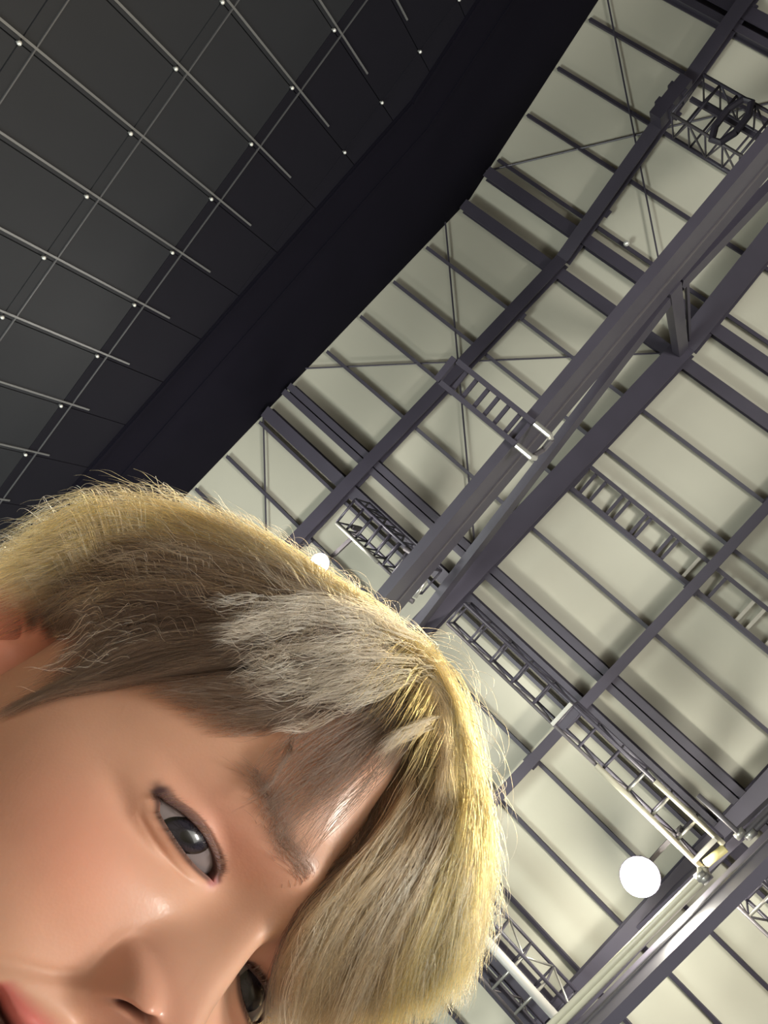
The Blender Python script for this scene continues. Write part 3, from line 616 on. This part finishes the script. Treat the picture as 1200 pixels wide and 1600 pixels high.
GUIDES = {"side":[[[-804,852,3317,180],[-1101,867,3188,200],[-1398,915,3054,260],[-1654,987,2903,380],[-1833,1080,2750,480],[-1953,1227,2608,500],[-1992,1404,2507,460],[-2022,1677,2414,360]],[[-750,853,3284,180],[-1003,877,3103,200],[-1285,932,2974,240],[-1581,1045,2885,320],[-1820,1191,2800,380],[-1950,1365,2683,380],[-1966,1557,2537,340],[-1934,1758,2384,280]],[[-724,866,3331,180],[-933,897,3077,200],[-1173,952,2898,220],[-1429,1070,2785,260],[-1650,1235,2722,280],[-1815,1415,2686,260],[-1935,1583,2633,240],[-2004,1755,2546,200]],[[-684,862,3300,180],[-871,906,3047,190],[-1083,983,2864,200],[-1312,1112,2742,200],[-1498,1265,2662,200],[-1595,1401,2613,160],[-1618,1502,2561,120],[-1563,1577,2503,80]],[[-671,871,3347,180],[-820,924,3048,180],[-996,1015,2833,170],[-1187,1156,2689,150],[-1306,1294,2596,120],[-1377,1434,2503,80],[-1394,1587,2399,50],[-1444,1759,2259,40]],[[-658,887,3393,180],[-761,951,3050,170],[-896,1061,2802,140],[-1047,1193,2649,100],[-1182,1357,2532,70],[-1291,1513,2428,50],[-1380,1647,2329,40],[-1442,1825,2221,30]]],"temple":[[[-669,893,3432,180],[-764,955,3062,170],[-880,1076,2798,130],[-1012,1220,2639,90],[-1138,1361,2530,60],[-1229,1485,2449,40]],[[-636,895,3401,170],[-703,979,3054,150],[-791,1101,2803,100],[-903,1230,2645,70],[-1020,1342,2537,50],[-1126,1445,2454,40]],[[-626,907,3448,160],[-644,993,3101,130],[-686,1098,2849,90],[-747,1211,2687,60],[-807,1312,2579,50],[-883,1372,2495,40]]],"wisps":[[[-634,897,3446,160],[-652,985,3103,130],[-684,1096,2843,90],[-720,1225,2667,60],[-709,1324,2553,50],[-658,1397,2473,50]],[[-599,901,3460,170],[-567,1001,3102,140],[-548,1130,2834,100],[-543,1267,2657,80],[-545,1384,2540,60],[-551,1451,2462,50]],[[-477,941,3291,180],[-458,1044,3024,140],[-424,1184,2816,100],[-399,1326,2666,80],[-378,1415,2567,70],[-361,1512,2494,70]]],"curl":[[[-710,1172,2677,90],[-676,1257,2600,80],[-640,1323,2539,70],[-630,1384,2483,60],[-643,1485,2419,60]],[[-681,1196,2643,90],[-647,1293,2563,80],[-632,1362,2499,70],[-630,1424,2450,60],[-647,1511,2396,60]]],"fringe":[[[-385,1006,3207,170],[-329,1143,2975,150],[-283,1295,2784,120],[-262,1433,2639,100],[-241,1562,2553,100],[-196,1712,2547,120],[-109,1903,2610,140],[-5,2120,2700,160]],[[-370,1018,3257,180],[-273,1169,2995,180],[-211,1331,2786,160],[-171,1519,2660,140],[-113,1724,2635,140],[-40,1923,2674,160],[66,2145,2727,180]],[[-361,1018,3306,190],[-217,1159,3048,220],[-119,1329,2848,220],[-51,1537,2733,200],[21,1776,2710,200],[97,2008,2730,200],[164,2159,2745,200]],[[-365,1022,3398,200],[-183,1141,3110,260],[-46,1306,2914,280],[53,1527,2828,280],[155,1753,2832,280],[268,1994,2874,280]],[[-378,1016,3486,210],[-151,1137,3210,270],[15,1280,3014,340],[116,1411,2928,370],[199,1552,2904,380],[253,1643,2878,380]],[[-383,975,3431,210],[-161,1106,3302,270],[17,1253,3236,330],[125,1371,3199,370],[205,1470,3144,400],[264,1541,3070,410]]],"crown":[[[-934,847,3268,180],[-765,843,3379,190],[-591,873,3433,220],[-417,937,3434,220],[-250,1047,3396,240],[-104,1160,3333,280],[27,1275,3275,330],[156,1419,3232,370]],[[-848,855,3187,170],[-698,854,3251,180],[-548,887,3285,200],[-396,963,3288,200],[-254,1052,3255,230],[-110,1161,3210,270],[24,1309,3182,310],[161,1491,3179,350]],[[-743,879,3240,160],[-623,890,3277,170],[-503,931,3291,180],[-394,990,3255,180],[-283,1063,3173,200],[-159,1174,3089,230],[-40,1322,3042,260],[83,1508,3039,280]],[[-669,904,3131,150],[-586,913,3183,150],[-500,948,3193,150],[-397,1007,3155,160],[-301,1092,3081,170],[-209,1198,2995,180],[-120,1324,2907,200],[-30,1465,2822,210]]],"lock":[[[-466,923,3248,200],[-471,963,3077,190],[-486,1011,2951,150],[-495,1082,2867,110],[-493,1154,2804,80]],[[-430,936,3171,200],[-437,992,3065,170],[-456,1039,2975,130],[-465,1096,2897,100],[-454,1155,2822,80]]],"sweep":[[[-614,882,3501,210],[-787,834,3248,210],[-955,851,3042,210],[-1067,905,2892,230],[-1136,969,2768,250],[-1194,1039,2650,260],[-1226,1129,2538,260]],[[-581,873,3427,210],[-726,844,3214,200],[-862,864,3025,200],[-966,924,2875,200],[-1023,1006,2759,200],[-1073,1096,2656,190],[-1115,1191,2561,170]],[[-565,884,3430,200],[-652,876,3193,190],[-736,907,2993,180],[-801,975,2852,160],[-849,1059,2754,130],[-899,1145,2671,110],[-949,1244,2590,80]],[[-557,906,3478,190],[-589,909,3213,180],[-615,954,3007,150],[-638,1031,2864,120],[-665,1116,2759,90],[-710,1200,2668,70],[-773,1277,2579,60]]]}
# ------------------------------------------------------------------ hair
HC = np.array([0, -.01, .005])@HR.T+HT                      # middle of the skull, world
def cr(P, n):
    """Catmull-Rom resample of a polyline to n points"""
    P = np.asarray(P, float); P = np.concatenate([[2*P[0]-P[1]], P, [2*P[-1]-P[-2]]]); m = len(P)-3
    s = np.linspace(0, m, n); i = np.minimum(s.astype(int), m-1); t = (s-i)[:, None]
    p0, p1, p2, p3 = P[i], P[i+1], P[i+2], P[i+3]
    return .5*((2*p1)+(-p0+p2)*t+(2*p0-5*p1+4*p2-p3)*t*t+(-p0+3*p1-3*p2+p3)*t**3)
NR = 40
SHADE = {}; KEEP = []
def sheet(name):
    return np.stack([cr(np.array(x, float)*1e-4, NR) for x in GUIDES[name]])
def strands(name, n, seg, length, layer, clump=14, spread=1.0, tipin=.35, wav=.0012, s0r=(0, .6), flick=.0, trange=None, root=True, lenj=.35):
    """n strands laid along the sheet of guides; returns (n, seg, 3)"""
    G = sheet(name); ng = len(G); out = np.empty((n, seg, 3)); nc = max(1, n//clump)
    tc_ = rng.uniform(0, ng-1, nc) if trange is None else rng.uniform(*trange, nc); sc = rng.uniform(*s0r, nc); lc = length*(1+lenj*rng.uniform(-1, 1, nc)); yc = rng.uniform(*layer, nc)
    ph = rng.uniform(0, 6.28, (nc, 3)); fl = rng.uniform(.2, 1, nc)*flick
    ci = rng.integers(0, nc, n); w = np.linspace(0, 1, seg)
    for k in range(n):
        c = ci[k]; off = rng.normal(0, .20*spread); t = tc_[c]+off*(1-(1-tipin)*w)
        t = np.clip(t, 0, ng-1-1e-6); s = np.clip(sc[c]+rng.normal(0, .03), 0, .97); L = min(lc[c]*rng.uniform(.75, 1.1), (.999-s)*rng.uniform(.70, 1))
        q = np.clip(s+L*w, 0, 1.0)*(NR-1); qi = np.minimum(q.astype(int), NR-2); qf = (q-qi)[:, None]; gi = np.minimum(t.astype(int), ng-2); gf = (t-gi)[:, None]
        a = G[gi, qi]*(1-qf)+G[gi, qi+1]*qf; b = G[gi+1, qi]*(1-qf)+G[gi+1, qi+1]*qf; p = a*(1-gf)+b*gf
        pos = p[:, :3]+np.array([0, 0, ZC]); Lf = p[:, 3:4]; nrm = pos-HC; nrm /= np.linalg.norm(nrm, axis=1, keepdims=True)
        ly = np.clip(yc[c]+rng.normal(0, .07), .02, 1.12)
        rise = sstep(0, .22, w) if root else np.ones(seg)
        lv = (ly*rise+.03)[:, None]
        pos = pos-nrm*(Lf-.001)*(1-lv)
        tg = np.gradient(pos, axis=0); tg /= np.linalg.norm(tg, axis=1, keepdims=True)+1e-9; bi = np.cross(tg, nrm)
        amp = wav*sstep(.05, .5, w)[:, None]
        pos = pos+bi*amp*np.sin(w*7+ph[c, 0]+rng.normal(0, .25))[:, None]+nrm*amp*.7*np.sin(w*9+ph[c, 1])[:, None]
        pos = pos+nrm*(fl[c]*sstep(.55, 1, w)**2)[:, None]+bi*(fl[c]*.6*np.sin(ph[c, 2])*sstep(.5, 1, w)**2)[:, None]
        out[k] = pos
    SHADE[id(out)] = np.clip(rng.uniform(0, 1, nc)[ci]*.75+rng.uniform(0, 1, n)*.25, 0, 1); KEEP.append(out)
    return out
def hair_object(name, arrs, mat, rad, parent, kind='stuff'):
    n = sum(len(a) for a in arrs); sizes = np.concatenate([np.full(len(a), a.shape[1]) for a in arrs]).astype('i')
    pts = np.concatenate([a.reshape(-1, 3) for a in arrs])-PO
    hc = bpy.data.hair_curves.new(name); hc.add_curves([int(x) for x in sizes])
    hc.attributes['position'].data.foreach_set('vector', np.ascontiguousarray(pts, 'f').ravel())
    r = np.concatenate([(np.linspace(1, 0, a.shape[1])[None]**.6*rng.uniform(.7, 1.25, (len(a), 1))*.9+.1).ravel() for a in arrs])*rad
    ra = hc.attributes.get('radius') or hc.attributes.new('radius', 'FLOAT', 'POINT'); ra.data.foreach_set('value', r.astype('f'))
    sh = hc.attributes.new('shade', 'FLOAT', 'CURVE'); sh.data.foreach_set('value', np.concatenate([SHADE.get(id(a), rng.uniform(0, 1, len(a))) for a in arrs]).astype('f'))
    hc.materials.append(mat); o = bpy.data.objects.new(name, hc); COL.objects.link(o); o.parent = parent
    if kind: o['kind'] = kind
    return o
def hair_mat(name, root, tip, rough=.32, var=.35, mixr=(0, .5)):
    m = bpy.data.materials.new(name); m.use_nodes = True; nt = m.node_tree; L = nt.links; nt.nodes.clear()
    o = nt.nodes.new('ShaderNodeOutputMaterial'); h = nt.nodes.new('ShaderNodeBsdfHairPrincipled'); h.parametrization = 'COLOR'
    hi = nt.nodes.new('ShaderNodeHairInfo'); at = nt.nodes.new('ShaderNodeAttribute'); at.attribute_name = 'shade'
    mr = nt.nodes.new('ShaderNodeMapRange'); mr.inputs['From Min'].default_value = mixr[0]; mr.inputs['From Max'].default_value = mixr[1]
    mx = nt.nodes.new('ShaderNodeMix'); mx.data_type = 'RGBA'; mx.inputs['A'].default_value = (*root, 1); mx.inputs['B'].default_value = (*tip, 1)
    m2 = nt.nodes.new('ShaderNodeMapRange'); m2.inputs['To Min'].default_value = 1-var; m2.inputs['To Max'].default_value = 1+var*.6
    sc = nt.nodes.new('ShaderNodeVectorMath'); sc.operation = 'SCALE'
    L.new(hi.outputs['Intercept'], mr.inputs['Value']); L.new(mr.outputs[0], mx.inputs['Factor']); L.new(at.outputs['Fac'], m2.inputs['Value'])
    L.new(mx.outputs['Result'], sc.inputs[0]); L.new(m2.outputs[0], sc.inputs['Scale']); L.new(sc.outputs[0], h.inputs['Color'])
    h.inputs['Roughness'].default_value = rough; h.inputs['Radial Roughness'].default_value = .45; h.inputs['Coat'].default_value = 0.0
    L.new(h.outputs[0], o.inputs['Surface']); return m
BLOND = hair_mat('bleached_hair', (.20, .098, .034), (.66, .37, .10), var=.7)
ASHB = hair_mat('ash_blond_hair', (.070, .040, .022), (.34, .205, .100), var=.7)
ASH = hair_mat('ash_hair', (.16, .105, .068), (.44, .325, .22), var=.6)
BRIGHT = hair_mat('bright_blond_hair', (.62, .44, .24), (.80, .64, .42), var=.3)
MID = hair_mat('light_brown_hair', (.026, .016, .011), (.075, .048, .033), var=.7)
BROWN = hair_mat('brown_hair', (.045, .027, .019), (.10, .062, .042))
DARKH = hair_mat('dark_hair', (.05, .035, .030), (.07, .05, .04))
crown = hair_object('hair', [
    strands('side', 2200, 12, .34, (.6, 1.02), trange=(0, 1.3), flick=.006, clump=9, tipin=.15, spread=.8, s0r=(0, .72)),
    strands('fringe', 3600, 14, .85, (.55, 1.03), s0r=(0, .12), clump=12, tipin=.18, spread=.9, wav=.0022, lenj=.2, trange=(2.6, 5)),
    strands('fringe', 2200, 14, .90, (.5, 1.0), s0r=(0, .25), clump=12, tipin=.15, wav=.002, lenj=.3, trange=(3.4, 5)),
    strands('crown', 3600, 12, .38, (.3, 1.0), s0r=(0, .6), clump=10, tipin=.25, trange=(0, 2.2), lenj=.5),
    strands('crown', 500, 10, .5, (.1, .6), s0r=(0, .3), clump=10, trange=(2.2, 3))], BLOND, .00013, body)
hair_object('ash_blond_layers', [
    strands('side', 3000, 12, .34, (.4, 1.0), trange=(0, 1.45), flick=.006, clump=9, tipin=.15, spread=.8, s0r=(0, .72)),
    strands('side', 1500, 12, .36, (.4, 1.0), trange=(.9, 3.2), flick=.004, clump=10, tipin=.2, s0r=(0, .65)),
    strands('fringe', 3400, 14, .9, (.35, 1.0), s0r=(0, .15), clump=13, tipin=.14, spread=.9, wav=.0022, lenj=.2, trange=(0, 4.4)),
    strands('crown', 2200, 12, .42, (.2, 1.0), s0r=(0, .5), clump=10, tipin=.25, trange=(.6, 3), lenj=.5),
    strands('fringe', 1100, 12, .5, (.7, 1.05), s0r=(.1, .5), clump=6, tipin=.3, wav=.003)], ASHB, .00012, body)
hair_object('front_locks', [
    strands('sweep', 1900, 14, .36, (.35, 1.03), s0r=(0, .70), clump=15, tipin=.15, flick=.004, lenj=.6, wav=.0012),
    strands('side', 260, 12, .22, (.9, 1.1), trange=(.5, 3.0), s0r=(.05, .6), clump=7, tipin=.2, flick=.009),
    strands('lock', 150, 10, .8, (.6, 1.05), s0r=(0, .25), clump=9, tipin=.4, wav=.0012, lenj=.4)], ASH, .00012, body)
hair_object('bright_strands', [
    strands('side', 330, 12, .13, (.85, 1.12), trange=(0, 4.4), s0r=(.02, .8), clump=3, tipin=.3, flick=.007, wav=.0005),
    strands('fringe', 420, 14, .5, (.9, 1.12), trange=(0, 5), s0r=(.05, .5), clump=4, tipin=.3, wav=.0015, flick=.002),
    strands('sweep', 220, 12, .25, (.95, 1.15), s0r=(.05, .75), clump=4, tipin=.3, flick=.005, wav=.0008)], BRIGHT, .00015, body)
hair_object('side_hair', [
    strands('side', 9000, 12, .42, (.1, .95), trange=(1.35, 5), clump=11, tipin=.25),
    strands('fringe', 2600, 12, .9, (.1, .6), s0r=(0, .2), clump=12, tipin=.3, trange=(0, 4.6)),  # dark under-layer, standing in for shade between the fringe locks
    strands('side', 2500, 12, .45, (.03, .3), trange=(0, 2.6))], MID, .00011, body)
hair_object('temple_hair', [
    strands('side', 1800, 12, .5, (.2, .9), trange=(4.2, 5), clump=9, s0r=(.35, .7)),
    strands('temple', 1300, 12, .55, (.2, 1.0), s0r=(.1, .55), clump=9, lenj=.5)], BROWN, .00010, body)
hair_object('loose_strands', [
    strands('curl', 22, 14, .95, (.6, 1.0), s0r=(0, .05), clump=6, tipin=.4, wav=.001),
    strands('wisps', 480, 14, .8, (.6, 1.0), s0r=(.0, .3), clump=6, tipin=.5, wav=.002),
    strands('temple', 60, 14, .6, (.6, 1.1), s0r=(.2, .5), clump=3, flick=.006)], MID, .00009, body)
# stray hairs and small loops lifting off the outline
def strays(name, n, t, s, lift, ln):
    G = sheet(name); out = []
    for k in range(n):
        tt = rng.uniform(*t); ss = rng.uniform(*s); gi = min(int(tt), len(G)-2); gf = tt-gi; q = np.linspace(ss, min(1, ss+ln*rng.uniform(.5, 1.2)), 14)*(NR-1); qi = np.minimum(q.astype(int), NR-2); qf = (q-qi)[:, None]
        p = (G[gi, qi]*(1-qf)+G[gi, qi+1]*qf)*(1-gf)+(G[gi+1, qi]*(1-qf)+G[gi+1, qi+1]*qf)*gf
        pos = p[:, :3]+np.array([0, 0, ZC]); nrm = pos-HC; nrm /= np.linalg.norm(nrm, axis=1, keepdims=True); w = np.linspace(0, 1, 14)
        tg = np.gradient(pos, axis=0); tg /= np.linalg.norm(tg, axis=1, keepdims=True)+1e-9; bi = np.cross(tg, nrm); up = lift*rng.uniform(.3, 1)
        arc = np.sin(w*math.pi*rng.uniform(.55, 1.05))
        out.append(pos-nrm*.003+nrm*(up*arc)[:, None]+bi*(rng.uniform(-1, 1)*up*.7*w**1.5)[:, None]+tg*(rng.uniform(-1, .3)*up*w**2)[:, None])
    return np.array(out)
hair_object('stray_hairs', [strays('crown', 80, (0, 1.2), (.05, .85), .016, .35), strays('side', 300, (0, 1.2), (.0, .9), .012, .10), strays('side', 120, (1, 4), (.0, .8), .006, .12),
    strays('fringe', 60, (3.8, 5), (.3, .95), .006, .35), strays('sweep', 60, (0, 2), (.4, .95), .006, .25)], ASH, .00009, body)
# hair over the back and the far side of the head
GW = (to_world(VH)).reshape(NS, NT, 3); G0 = VH.reshape(NS, NT, 3)
def back_hair(n, seg=9):
    out = []; zc = V0[:, 2].reshape(NS, NT); th = np.arctan2(V0[:, 0].reshape(NS, NT), V0[:, 1].reshape(NS, NT)+.01)
    while len(out) < n:
        c = rng.integers(0, NT); r0 = int(NS*rng.uniform(.005, .5)); a = th[min(r0+5, NS-1), c]; z = zc[r0, c]
        lim = -.075 if abs(a) > 1.9 else (.015 if abs(a) > .9 else .068)
        if z < lim: continue
        if -.75 < a < 1.75 and z < .10: continue
        if a > .0 and a < 2.3 and z < .03: continue
        ln = rng.uniform(.03, .055); d = 0; pts = []; r = r0; cc = c; lay = rng.uniform(.3, 1); p = GW[r, cc]
        w = 0
        for k in range(seg):
            q = GW[min(r, NS-1), cc]; nn = q-HC; nn = nn/np.linalg.norm(nn); w = k/(seg-1)
            pts.append(q+nn*(.001+(.016*lay)*sstep(0, .3, w)))
            tgt = ln/(seg-1)
            while r < NS-2 and np.linalg.norm(GW[r, cc]-q) < tgt: r += 1
            cc = (cc+int(rng.integers(-1, 2)))%NT
        out.append(np.array(pts)+rng.normal(0, .0004, (seg, 3))*np.linspace(0, 1, seg)[:, None])
    return np.array(out)
hair_object('back_hair', [back_hair(5200)], BLOND, .00022, body)
# brows and lashes
def on_face(x, z):
    """nearest body grid point in front projection"""
    fr_ = (V0[:, 1] > .02); i = np.argmin(np.where(fr_, (V0[:, 0]-x)**2+(V0[:, 2]-z)**2, 9)); return VH[i]
bl = []
for sg in (1, -1):
    for k in range(420):
        u = rng.uniform(0, 1); x = .012+.038*u; zb = .0195+.0045*math.sin(math.pi*min(1, u*1.15)*.62)+rng.normal(0, .0024)*(1-.4*u)
        p0 = on_face(sg*x, zb); L = rng.uniform(.004, .008); ang = math.radians(rng.normal(30-38*u, 12))
        pts = []
        for w in np.linspace(0, 1, 5):
            xx = x+L*w*math.cos(ang); zz = zb+L*w*math.sin(ang)-.0018*w*w
            q = p0+np.array([sg*(xx-x), -.35*(xx-x)+.0009*math.sin(w*2.4)+.0002, zz-zb]); pts.append(q)
        bl.append(to_world(np.array(pts)))
hair_object('eyebrow_hair', [np.array(bl)], BROWN, .00007, body)
ll = []
for sg in (1, -1):
    for k in range(150):
        t = rng.uniform(-.85, 1.0); x = .0320+t*.0158; zc_ = -.0022+.0032*(t+1)/2; up = .0044*(1-min(abs(t+.12), 1.12)**2.2)
        z = zc_+up+.0002; y = float(eye_y(np.array(x), np.array(z)))+.0016; L = rng.uniform(.0045, .0075)*(.75+.35*max(t, 0)); pts = []
        sx = .30*t+rng.normal(0, .10)
        for w in np.linspace(0, 1, 6): pts.append((sg*(x+L*w*sx), y+L*(.80*w-.25*w*w), z+L*(-.25*w+.75*w*w)))
        ll.append(to_world(np.array(pts)))
    for k in range(45):
        t = rng.uniform(-.4, 1.0); x = .0320+t*.0158; zc_ = -.0022+.0032*(t+1)/2; lo = .0034*(1-min(abs(t-.10), 1.1)**2.4)
        z = zc_-lo-.0002; y = float(eye_y(np.array(x), np.array(z)))+.0014; L = rng.uniform(.002, .0035); sx = .4*t+rng.normal(0, .1)
        ll.append(to_world(np.array([(sg*(x+L*w*sx), y+L*.6*w, z-L*.6*w*w) for w in np.linspace(0, 1, 6)])))
hair_object('eyelashes', [np.array(ll)], DARKH, .00009, body)
# ------------------------------------------------------------------ the rest of the person: clothes, hands, shoes (all below or behind the frame)
NB = to_world(np.array([[0, -.013, -.175]]))[0]               # base of the neck
FW = Vector((HR[0, 1], HR[1, 1], 0)).normalized(); SW = Vector((FW.y, -FW.x, 0))     # facing, and the person's right
CX = Vector(NB)+Vector((0, 0, -.03))-FW*.02
def B(s, f, z): return Vector((CX.x, CX.y, 0))+SW*s+FW*f+Vector((0, 0, z))
def skinned(name, nodes, edges, mat, parent, levels=2):
    me = bpy.data.meshes.new(name); me.from_pydata([tuple(n[0]-Vector(PO)) for n in nodes], edges, []); o = bpy.data.objects.new(name, me); COL.objects.link(o)
    sk = o.modifiers.new('skin', 'SKIN'); sv = me.skin_vertices[0].data
    for i, n in enumerate(nodes): sv[i].radius = n[1] if isinstance(n[1], tuple) else (n[1], n[1])
    sv[0].use_root = True; ss = o.modifiers.new('sub', 'SUBSURF'); ss.levels = ss.render_levels = levels
    dg = bpy.context.evaluated_depsgraph_get(); me2 = bpy.data.meshes.new_from_object(o.evaluated_get(dg)); bpy.data.objects.remove(o)
    me2.materials.clear(); me2.materials.append(mat); me2.shade_smooth(); o = bpy.data.objects.new(name, me2); COL.objects.link(o); o.parent = parent; return o
CLOTH = new_mat('black_cotton', (.018, .017, .020), .9, noise=.2, nscale=30, bump=.3, bscale=300)
DENIM = new_mat('dark_denim', (.030, .036, .055), .85, noise=.2, nscale=40, bump=.3, bscale=400)
SHOEM = new_mat('white_leather', (.55, .55, .53), .5)
zt = CX.z
NBV = Vector(NB); nodes = [(B(0, 0, zt-.50), (.155, .105)), (B(0, .005, zt-.34), (.150, .105)), (B(0, .0, zt-.18), (.165, .110)), (B(0, -.005, zt-.07), (.130, .085)), (B(0, .0, zt+.000), (.078, .078)),
 (B(.160, -.01, zt-.095), .056), (B(.215, -.015, zt-.22), .052), (B(.235, .0, zt-.36), .045), (B(.235, .05, zt-.50), .038), (B(.225, .10, zt-.60), .032),
 (B(-.160, -.01, zt-.095), .056), (B(-.215, -.015, zt-.22), .052), (B(-.235, .0, zt-.36), .045), (B(-.235, .05, zt-.50), .038), (B(-.225, .10, zt-.60), .032), (NBV, .074)]
skinned('shirt', nodes, [(0, 1), (1, 2), (2, 3), (3, 4), (3, 5), (5, 6), (6, 7), (7, 8), (8, 9), (3, 10), (10, 11), (11, 12), (12, 13), (13, 14), (4, 15)], CLOTH, body)
hz_ = zt-.52
nodes = [(B(0, 0, hz_+.04), (.150, .100)), (B(0, -.005, hz_-.06), (.155, .110))]
ed = [(0, 1)]
for sg in (1, -1):
    k = len(nodes); nodes += [(B(sg*.085, 0, hz_-.16), .080), (B(sg*.095, .01, hz_*.58), .062), (B(sg*.095, .0, hz_*.30), .052), (B(sg*.095, -.01, .09), .045)]; ed += [(1, k), (k, k+1), (k+1, k+2), (k+2, k+3)]
skinned('trousers', nodes, ed, DENIM, body)
for sg in (1, -1):
    skinned('shoe', [(B(sg*.095, -.05, .050), (.038, .040)), (B(sg*.098, .02, .052), (.040, .042)), (B(sg*.105, .09, .038), (.044, .030)), (B(sg*.108, .15, .028), (.036, .022))], [(0, 1), (1, 2), (2, 3)], SHOEM, body)
# hands, joined into the body mesh
hv, hf = [], []
for sg in (1, -1):
    wr = B(sg*.224, .105, zt-.61); dn = (FW*.45-Vector((0, 0, 1))).normalized(); sd = SW*sg; palm = sd; fwd_ = dn.cross(sd).normalized()
    if fwd_.dot(FW) < 0: fwd_ = -fwd_
    nodes = [(wr-dn*.03, .024), (wr+dn*.02, (.022, .030)), (wr+dn*.055, (.017, .034)), (wr+dn*.085, (.013, .034))]; ed = [(0, 1), (1, 2), (2, 3)]
    for j, (o_, l) in enumerate(((.027, .072), (.009, .080), (-.009, .075), (-.027, .060))):
        k = len(nodes); b0 = wr+dn*.088+fwd_*o_
        nodes += [(b0, .0095), (b0+dn*l*.42-sd*.006, .0088), (b0+dn*l*.72-sd*.018, .0080), (b0+dn*l*.92-sd*.032, .0068)]; ed += [(3, k), (k, k+1), (k+1, k+2), (k+2, k+3)]
    k = len(nodes); nodes += [(wr+dn*.035+fwd_*.030, .013), (wr+dn*.062+fwd_*.050-sd*.008, .0110), (wr+dn*.088+fwd_*.058-sd*.014, .0090)]; ed += [(1, k), (k, k+1), (k+1, k+2)]
    t_ = skinned('hand_tmp', nodes, ed, SKIN, body, 1); me = t_.data; n0 = sum(len(a) for a in hv)
    hv.append(np.array([v.co[:] for v in me.vertices])); hf += [[i+n0 for i in p.vertices] for p in me.polygons]
    bpy.data.objects.remove(t_)
HV = np.concatenate(hv); HF = np.array([f if len(f) == 4 else f+[f[-1]] for f in hf if len(f) == 4])
bpy.data.objects.remove(body_placeholder) if 'body_placeholder' in globals() else None
me = bpy.data.meshes.new('body'); BV2 = np.concatenate([BV, HV]); BF2 = np.concatenate([BF, HF+len(BV)]); BC2 = np.concatenate([BC, np.tile([.53, .30, .20, .05], (len(HV), 1))])
o2 = np_mesh('body_full', BV2, BF2, SKIN, None, attr=BC2); old = body.data; body.data = o2.data; bpy.data.objects.remove(o2); body.data.name = 'body'
